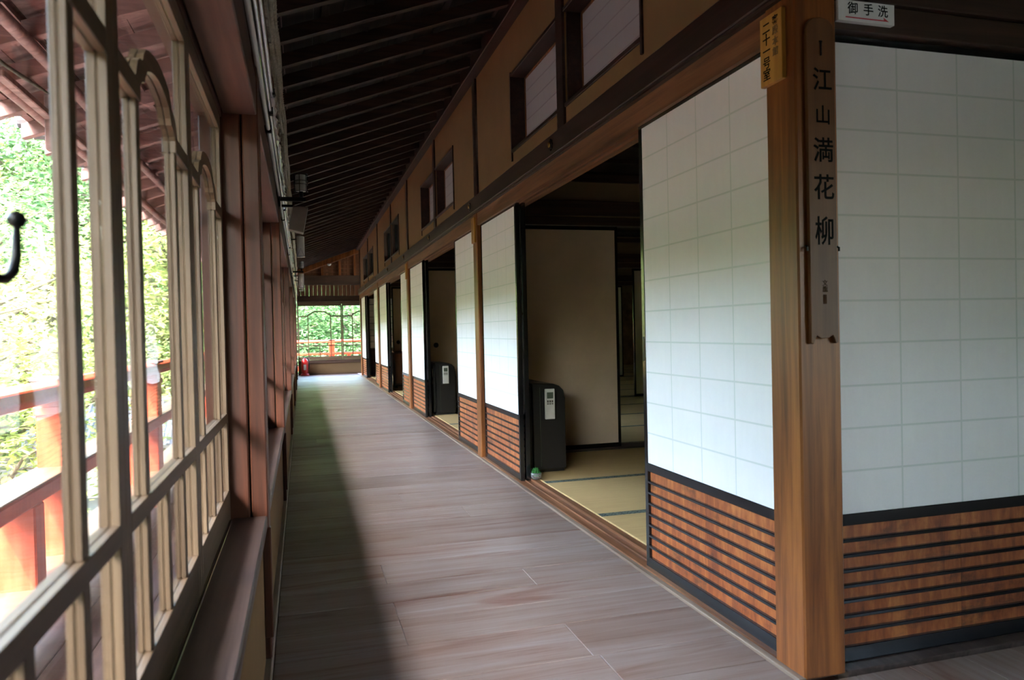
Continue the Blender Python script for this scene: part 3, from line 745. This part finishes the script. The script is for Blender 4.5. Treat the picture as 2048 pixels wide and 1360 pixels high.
# glass bowl with moss
o = empty('moss_bowl', (1.440, 4.55, .026)); tag(o, 'small glass bowl of green moss at the foot of the nearer air conditioner', 'bowl')
put('bowl', B().lathe([(.018, 0), (.026, .004), (.034, .018), (.036, .032), (.033, .044), (.031, .044), (.034, .031), (.031, .018), (.02, .007), (.001, .006)], 20), 'bowl_glass', o, smooth=True)
ms = B()
for k in range(60):
    t = R.uniform(0, 2*PI); r_ = .026*math.sqrt(R.random()); zz = .024+.05*(1-(r_/.028)**2)**.5*R.uniform(.6, 1)
    ms.tube([(r_*.6*math.cos(t), r_*.6*math.sin(t), .016), (r_*math.cos(t), r_*math.sin(t), zz), (r_*1.25*math.cos(t), r_*1.25*math.sin(t), zz+.008)], [.002, .004, .001], 4)
tag(put('moss', ms, 'moss', o), kind='stuff')

# ------------------------------------------------------------------ plaques and sign at the corner post
o = empty('calligraphy_plaque', (1.40, 1.744, .945)); tag(o, 'long wooden calligraphy plaque with five black characters on the corner post', 'plaque')
pts = [(-.045, .0), (-.036, -.003), (-.031, .012), (-.026, .020), (-.012, .012), (.012, .012), (.026, .020), (.031, .012), (.036, -.003), (.045, 0),
       (.045, .868), (.040, .884), (.026, .896), (0, .901), (-.026, .896), (-.040, .884), (-.045, .868)]
put('board', B().prism(pts, 'y', -.014, -.001), 'plaque_wood', o, bev=.0015)
for ch, z, s_, sx in (('江', .725, .068, .95), ('山', .628, .056, .95), ('満', .530, .072, .95), ('花', .427, .074, .95), ('柳', .305, .084, .78)):
    text('character', ch, s_, 'ink', o, (.004, -.0145, z), (PI/2, 0, 0), sx=sx)
for ch, z in (('文', .165), ('龍', .148)): text('signature', ch, .018, 'ink_faded', o, (.002, -.0145, z), (PI/2, 0, 0))
put('seal', B().box(-.005, .007, -.0144, -.014, .108, .134), 'ink_faded', o)
put('nail', B().box(-.0018, .0018, -.017, -.014, .795, .835).box(-.004, .004, -.017, -.014, .832, .836), 'black_metal', o)
for sx in (-1, 1): put('hook', B().tube([(sx*.049, -.003, .27), (sx*.052, -.012, .265), (sx*.052, -.012, .255)], .003, 6), 'black_metal', o)
def room_plaque(y, label, full):
    o = empty('room_plaque', (XR, y, 1.69)); tag(o, label, 'plaque')
    put('board', B().box(-.016, -.0005, -.05, .05, 0, .198), 'small_plaque_wood', o, bev=.0015)
    if full:
        rot = (PI/2, 0, -PI/2)
        for ch, z in zip('二十一号室', (.162, .128, .096, .062, .028)): text('character', ch, .036, 'ink', o, (-.0164, .019, z), rot, sx=1.0)
        for ch, z in zip('客殿本館', (.172, .143, .112, .083)): text('character', ch, .027, 'ink' if z > .16 else 'ink_pale', o, (-.0164, -.022, z), rot)
    else:
        put('lettering', B().box(-.0166, -.016, .01, .02, .03, .16).box(-.0166, -.016, -.02, -.012, .06, .17), 'ink_pale', o)
room_plaque(1.744+.085, 'small yellow wooden room number plaque at the top of the corner post', True)
room_plaque(5.59+.07, 'small wooden room plaque on the second post from the camera', False)
room_plaque(9.50+.07, 'small wooden room plaque on the third post from the camera', False)
o = empty('paper_sign', (1.568, 1.746, 1.852)); tag(o, 'white direction sign with three black characters and a red arrow', 'sign')
put('sheet', B().box(-.096, .096, -.003, .013, 0, .058), 'sign_white', o)
for ch, x in (('御', -.047), ('手', .006), ('洗', .056)): text('character', ch, .036, 'ink', o, (x, -.0034, .034), (PI/2, 0, 0), .0002)
put('arrow', B().prism([(-.072, .0085), (.076, .0085), (.058, .019), (.060, .0115), (-.072, .0115)], 'y', -.0037, -.003), 'sign_red', o)

# ------------------------------------------------------------------ left wall fittings: conduits, reed blinds, lamps
def conduit(x, z, rad, mat, label, wob=0.0):
    o = empty('conduit_pipe', (x, 7.4, z)); tag(o, label, 'pipe')
    pts = [(wob*math.sin(i*1.3), -11+i*.55, wob*math.cos(i*2.1)) for i in range(40)]
    put('pipe', B().tube(pts, rad, 10), mat, o, smooth=True)
    for k in range(8): put('saddle_clip', B().box(-.014, rad+.003, -9+k*2.3, -8.975+k*2.3, -rad-.004, rad+.004), 'black_metal', o)
    return o
conduit(-.106, 1.80, .008, 'white_plastic', 'lowest pale conduit along the top of the left windows')
conduit(-.100, 1.87, .010, 'steel', 'middle shiny conduit along the top of the left windows', .001)
conduit(-.094, 1.94, .012, 'steel', 'thickest shiny conduit along the top of the left windows', .0015)
o = empty('cable_wrap', (-.092, 5.6, 1.93)); tag(o, 'crumpled foil wrapped cable beyond the first left post, above the window', 'cable')
cb = B().tube([(R.uniform(-.004, .004), -2.6+i*.06, R.uniform(-.006, .006)-.012*math.sin(i*.25)) for i in range(160)], [.012+R.uniform(-.004, .004) for i in range(160)], 7)
put('foil', cb, 'steel', o)
for j, (a, c) in enumerate(bays):
    y0, y1 = a+.05, c+.03; o = empty('reed_blind', (-.09, (y0+y1)/2, 2.12))
    L = (y1-y0)/2; H = rz(-.09)-2.12-.01
    ms = B(); nseg = 60
    for k in range(nseg):
        ya, yb = -L+2*L*k/nseg, -L+2*L*(k+1)/nseg; zb = .035*noise.noise(Vector((0, (y0+ya)*2.1, 3)))+R.uniform(-.008, .008)
        xo = .010*noise.noise(Vector((5, (y0+ya)*4.0, 1)))
        ms.box(xo-.004, xo+.004, ya, yb, zb, H)
    put('reed_sheet', ms, 'reed', o)
    for k in range(5):
        z = H*(.15+.2*k); put('fold', B().tube([(.008+.006*math.sin(k+i*.9), -L+2*L*i/14, z+.012*math.sin(i*1.1+k)) for i in range(15)], .009, 6), 'reed', o, smooth=True)
    pr = B()
    for k in range(int(L*2/.045)): pr.tube([(.004, -L+k*.045, H-.012), (.018, -L+k*.045, H-.004)], .0025, 4)
    tag(put('twig_ends', pr, 'reed', o), kind='stuff')
    tag(o, 'worn grey reed blind rolled up above the left wall bay, %s from the camera' % ordn[j], 'blind', 'reed blinds under the rafters on the left')
def bracket_lamp(y, z, label, sc_=1.0):
    o = empty('bracket_lamp', (-.11, y, z)); tag(o, label, 'lamp')
    put('arm', B().box(0, .15, -.008, .008, -.012, .012), 'black_metal', o, bev=.002)
    put('base_plate', B().box(0, .008, -.04, .04, -.05, .05), 'black_metal', o)
    put('stem', B().tube([(.125, 0, .01), (.125, 0, .045)], .012, 8), 'black_metal', o)
    put('lamp_shade', B().lathe([(.001, .045), (.03, .047), (.031, .05), (.031, .135), (.028, .14), (.001, .14)], 16, (.125, 0, 0)), 'lamp_white', o, smooth=False)
    cg = B()
    for k in range(6):
        t = 2*PI*k/6+.3; cg.tube([(.125+.038*math.cos(t), .038*math.sin(t), .04), (.125+.038*math.cos(t), .038*math.sin(t), .148)], .0022, 5)
    for zz in (.045, .085, .105, .146): cg.tube([(.125+.038*math.cos(2*PI*q/16), .038*math.sin(2*PI*q/16), zz) for q in range(17)], .002, 5, False)
    put('wire_cage', cg, 'black_metal', o); return o
bracket_lamp(4.45, 1.785, 'caged white lamp on a black bracket, nearest above the left windows')
bracket_lamp(10.3, 1.845, 'caged lamp on a black bracket, farther along the left windows')
def speaker(y, z, label):
    o = empty('wall_speaker', (-.062, y, z)); tag(o, label, 'speaker')
    pts = [(0, .02), (.085, .0), (.115, .15), (.03, .16)]
    put('case', B().prism(pts, 'y', -.05, .05), 'grey_box', o, bev=.003)
    put('front_grille', B().prism([(.006, .026), (.083, .009), (.108, .142), (.034, .150)], 'y', -.053, -.0505), 'grey_box', o)
    put('mount', B().box(-.035, .03, -.012, .012, .155, .168), 'black_metal', o)
speaker(4.55, 1.60, 'tilted brown box speaker hanging below the nearest bracket lamp')
def cyl_lamp(y, z, label, s_=1.0):
    o = empty('cylinder_lamp', (-.11, y, z)); tag(o, label, 'lamp')
    c = (.118, 0, 0)
    put('lamp_shade', B().lathe([(.001, 0), (.034, .0), (.036, .004), (.036, .19), (.033, .195), (.001, .195)], 16, c), 'lamp_white', o)
    put('arm', B().box(0, .085, -.007, .007, .16, .172), 'black_metal', o); put('base_plate', B().box(0, .006, -.03, .03, .12, .2), 'black_metal', o)
    put('wire_guard', B().tube([(.085, -.04, .0), (.118, -.042, .075), (.15, -.04, .0), (.085, -.04, 0)], .002, 5), 'black_metal', o)
    put('rim', B().lathe([(.038, -.008), (.040, -.004), (.038, 0), (.03, 0), (.03, -.008)], 16, c), 'steel', o)
cyl_lamp(7.5, 1.765, 'white cylinder lamp with wire guard beyond the speaker')
cyl_lamp(10.5, 1.64, 'white cylinder lamp below the farther caged lamp')
cyl_lamp(13.2, 1.76, 'farthest white cylinder lamp above the left windows')
# smoke detector on the diagonal beam
o = empty('smoke_detector', (.66, YE-.72, 2.66)); tag(o, 'small round white detector on the sloping beam at the far end', 'detector')
put('base', B().lathe([(.05, .0), (.05, .012), (.001, .012)], 16), 'white_plastic', o); put('dome', B().lathe([(.001, -.035), (.03, -.03), (.042, -.012), (.045, 0)], 16), 'white_plastic', o, smooth=True)
# fire extinguisher
o = empty('fire_extinguisher', (.045, YE-.22, 0)); tag(o, 'red fire extinguisher on its stand in the far left corner', 'fire extinguisher')
put('cylinder', B().lathe([(.001, .03), (.07, .03), (.078, .045), (.078, .33), (.07, .37), (.045, .40), (.028, .415), (.001, .415)], 20), 'red_paint', o, smooth=True)
put('valve', B().lathe([(.02, .415), (.024, .42), (.024, .45), (.001, .455)], 12), 'steel', o)
put('lever', B().box(-.01, .09, -.012, .012, .45, .458).box(-.01, .075, -.01, .01, .468, .475), 'black_metal', o)
put('hose', B().tube([(.02, 0, .435), (.09, -.02, .42), (.105, -.03, .3), (.09, -.05, .16)], .011, 8), 'black_metal', o, smooth=True)
put('label_plate', B().box(-.03, .03, -.081, -.0775, .14, .27), 'sign_white', o)
put('stand', B().lathe([(.11, 0), (.115, .01), (.10, .03), (.085, .05), (.001, .05)], 20), 'red_paint', o, smooth=True)

# ------------------------------------------------------------------ outside: veranda deck, vermilion railing
dk = struct(empty('veranda_deck', (-.7, 8, -.15)))
x = -1.10
while x < -.28:
    wput('deck_board', B().box(x, x+.118, -4, 22, -.14, -.10+R.uniform(-.002, .002)), 'deck_wood', dk, bev=.003); x += .12
wput('deck_joist', B().box(-1.08, -.28, -4, -3.9, -.3, -.14), 'deck_wood', dk)
RX0, RX1 = -1.04, -.90
def railing(loc, length, rotz, label, start=0):
    o = empty('vermilion_railing', loc, rotz); tag(o, label, 'railing')
    # local y along, x thickness (-.07..+.07), z from deck
    n_ = int(length/1.85)+1
    put('lower_rail', B().box(-.07, .07, 0, length, .0, .13), 'vermilion', o, bev=.008)
    put('middle_rail', B().box(-.07, .07, 0, length, .425, .486), 'vermilion', o, bev=.008)
    for z in (.1305, .4865): put('rail_top_layer', B().box(-.069, .069, .002, length-.002, z, z+.006), 'pale_rail_top', o, bev=.002)  # thin layer on the rail tops only, paler than the red sides
    tr_ = [(-.055, .765), (.055, .765), (.068, .79), (.055, .825), (.02, .84), (-.02, .84), (-.055, .825), (-.068, .79)]
    put('top_rail', B().prism(tr_, 'y', 0, length), 'vermilion', o, bev=.004)
    for k in range(n_):
        y = start+k*1.87
        if y < length:
            put('post', B().box(-.06, .06, y-.075, y+.075, -.1, .765), 'vermilion', o, bev=.006)
            put('post_cap', B().box(-.075, .075, y-.09, y+.09, .835, .85), 'tile_edge', o, bev=.004)
            put('bracket_block', B().box(-.066, .066, y-.085, y+.085, .70, .735), 'vermilion', o, bev=.004)
        for d in (-.46,):
            if 0 < y+d < length: put('baluster', B().box(-.065, .065, y+d-.05, y+d+.05, .13, .425), 'vermilion', o, bev=.006)
    return o
railing((-.97, -3.9, 0), 25.9, 0, 'vermilion wooden railing of the veranda outside the left windows', start=.01+3.9-.4+.06)
railing((3.2, 21.0, 0), 4.25, PI/2, 'vermilion railing across the far end beyond the last windows', start=.55)
dk2 = struct(empty('veranda_deck_far', (1, 20.2, -.15)))
for k in range(9): wput('deck_board', B().box(-1.1, 3.2, 19.0+k*.24, 19.0+k*.24+.236, -.14, -.10), 'deck_wood', dk2, bev=.003)

# ------------------------------------------------------------------ outside: ground, trees, buildings
gr = struct(empty('ground', (-10, 20, -3.5)))
def terrain(name, x0, x1, y0, y1, nx, ny, fz, mat):
    b_ = B()
    for i in range(nx+1):
        for j in range(ny+1):
            x = x0+(x1-x0)*i/nx; y = y0+(y1-y0)*j/ny; b_.v.append((x, y, fz(x, y)))
    for i in range(nx):
        for j in range(ny):
            k = i*(ny+1)+j; b_.f.append([k, k+ny+1, k+ny+2, k+1])
    return wput(name, b_, mat, gr, smooth=True)
terrain('gravel_yard', -34, 20, -20, 34, 30, 30, lambda x, y: -3.5+.12*noise.noise(Vector((x*.2, y*.2, 0))), 'gravel')
terrain('hillside', -75, 45, 33, 90, 30, 20, lambda x, y: -3.6+(y-33)*.42+1.4*noise.noise(Vector((x*.07, y*.07, 0))), 'earth')
terrain('hillside_left', -90, -30, -40, 90, 20, 30, lambda x, y: -3.6+(-30-x)*.40+1.4*noise.noise(Vector((x*.07, y*.07, 3))), 'earth')

def tree_meshes(seed, h, cr_, nleaf, leaf, mat, low=.25, clumps=26):
    r = random.Random(seed); trunk = B(); br = B(); fo = B()
    lean = (r.uniform(-.12, .12), r.uniform(-.12, .12))
    tp = [Vector((lean[0]*h*t*t+.1*math.sin(5*t+seed), lean[1]*h*t*t+.1*math.cos(4*t+seed)-.1, h*t*.85)) for t in [i/9 for i in range(10)]]
    r0 = h*.026
    trunk.tube(tp, [r0*(1-.8*i/9) for i in range(10)], 9)
    cl = []
    for k in range(clumps):
        t = r.uniform(low, 1); base = tp[min(9, int(t*.85*9))]
        a = r.uniform(0, 2*PI); rr = cr_*(.35+.65*r.random())*(1-.5*max(0, t-.5))
        end = base+Vector((rr*math.cos(a), rr*math.sin(a), h*.06+r.uniform(-.1, .16)*h))
        mid = base.lerp(end, .5)+Vector((r.uniform(-.2, .2), r.uniform(-.2, .2), r.uniform(0, .35)))
        q = base.lerp(end, .8)+Vector((r.uniform(-.15, .15), r.uniform(-.15, .15), r.uniform(0, .2)))
        br.tube([base, mid, q, end], [r0*.34, r0*.22, r0*.12, r0*.05], 5)
        cl.append(end); cl.append(q.lerp(mid, .4))
    for k in range(nleaf):
        c = r.choice(cl); s_ = cr_*.27
        p = c+Vector((r.gauss(0, s_), r.gauss(0, s_), r.gauss(0, s_*.42)))
        u = Vector((r.uniform(-1, 1), r.uniform(-1, 1), r.uniform(-.45, .45))).normalized()
        v_ = u.cross(Vector((r.uniform(-.5, .5), r.uniform(-.5, .5), 1))).normalized(); L = leaf*r.uniform(.6, 1.3)
        i0 = len(fo.v); fo.v += [tuple(p-u*L), tuple(p-v_*L*.45), tuple(p+u*L), tuple(p+v_*L*.45)]; fo.f.append([i0, i0+1, i0+2, i0+3])
    def quick(b_, nme, m_):
        me = bpy.data.meshes.new(nme); me.from_pydata(b_.v, [], b_.f); me.update(); me.materials.append(MATS[m_]); return me
    return trunk.mesh('trunk', 'bark', smooth=True), br.mesh('branches', 'bark', smooth=True), quick(fo, 'foliage', mat)
def plant(meshes, loc, rot, s_, label, cat='tree', group=None, name='tree'):
    o = empty(name, loc, rot); o.scale = (s_, s_, s_); tag(o, label, cat, group)
    link('trunk', meshes[0], o); tag(link('branches', meshes[1], o), kind='stuff'); tag(link('foliage', meshes[2], o), kind='stuff')
    return o
mapA = tree_meshes(3, 7.5, 3.2, 9000, .085, 'leaf_bright', .30)
mapB = tree_meshes(5, 8.5, 3.6, 9000, .095, 'leaf_bright', .28)
big = tree_meshes(11, 11, 4.2, 12000, .15, 'leaf_bright', .15, 40)
dark = tree_meshes(17, 10, 3.6, 14000, .13, 'leaf_dark', .08, 46)
plant(mapA, (-5.2, 13.0, -3.5), .4, 1.0, 'slender maple in bright leaf, nearest outside the left windows', name='maple_tree')
plant(mapB, (-5.6, 20.0, -3.5), 2.2, 1.0, 'leaning maple behind the second railing post on the left', name='maple_tree')
plant(mapA, (-8.6, 21.0, -3.5), 3.3, 1.15, 'maple standing on the white gravel yard left of the others', name='maple_tree')
gl_ = 'sunlit trees on the slope beyond the left railing'
for i, (x, y, s_, rr) in enumerate([(-11, 30, 1.1, .3), (-5, 33, 1.0, 1.6), (-16, 34, 1.2, 2.9), (-9, 39, 1.3, 4.0), (-20, 44, 1.4, .9), (-3, 41, 1.3, 2.2), (-14, 48, 1.5, 5.0), (-24, 36, 1.3, 1.1), (-7, 50, 1.7, 3.0), (-28, 52, 1.7, .2), (-18, 27, .9, 4.4)]):
    plant(big if i % 3 else dark, (x, y, -3.6 if y < 33 else -3.6+(y-33)*.42), rr, s_, 'broad bright green tree in the wood beyond the left railing' if i % 3 else 'darker dense tree among the bright ones beyond the left railing', group=gl_ if i % 3 else 'darker trees beyond the left railing')
for i, (x, y, s_, rr) in enumerate([(-9.5, -9, 1.0, .4), (-10, -5, .98, 1.5), (-9.8, -1, .95, 2.8), (-10.5, 4.5, .9, 4.0), (-9.8, 9, .85, 5.1), (-14, -7, 1.5, 3.3), (-14, 0, 1.5, .9), (-16, 9, 1.1, 2.0), (-7, -13, .8, 2.2), (2.4, -9.4, 1.05, .7), (6.0, -9.0, 1.05, 2.9), (-1.4, -10, 1.05, 4.4), (-13, 17, 1.0, 2.1), (-12, 23, 1.0, .1)]):  # unseen trees added to hold back low sky light from the walls
    plant(dark, (x, y, -3.5), rr, s_, 'tall dark green tree, unseen, added to block low sky light beside and behind the camera', group='unseen trees added to block sky light')
ge_ = 'dense green trees behind the far windows'
for i, (x, y, s_, rr) in enumerate([(-.6, 27.0, .72, .5), (2.2, 28.5, .75, 1.9), (.7, 32, .95, 3.7), (3.6, 35, 1.0, 2.4), (-2.2, 30, .8, 5.2), (5.2, 30, .8, 4.1), (1.6, 40, 1.2, .8)]):
    plant(dark, (x, y, -3.6 if y < 33 else -3.6+(y-33)*.42), rr, s_, 'dense dark green tree seen through the far windows', group=ge_)
# small tiled garden building
o = empty('garden_pavilion', (-5.4, 24.5, -3.5)); tag(o, 'low garden building with grey tiled roof beyond the railing', 'building')
put('wall', B().box(-1.6, 1.6, -1.2, 1.2, 0, 1.5), 'far_wall_white', o)
put('roof', B().prism([(-1.7, 1.45), (1.7, 1.45), (0, 2.55)], 'x', -2.1, 2.1), 'roof_tile', o)
for k in range(22):
    for s_ in (-1, 1):
        x = -2.05+k*.195; put('tile_row', B().tube([(x, s_*1.75, 1.47), (x, 0, 2.6)], .055, 6), 'roof_tile', o)
put('ridge', B().tube([(-2.15, 0, 2.62), (2.15, 0, 2.62)], .12, 8), 'roof_tile', o)
for x in (-1.2, 1.2): put('door', B().box(x-.3, x+.3, -1.24, -1.2, 0, 1.3), 'beam_x', o)
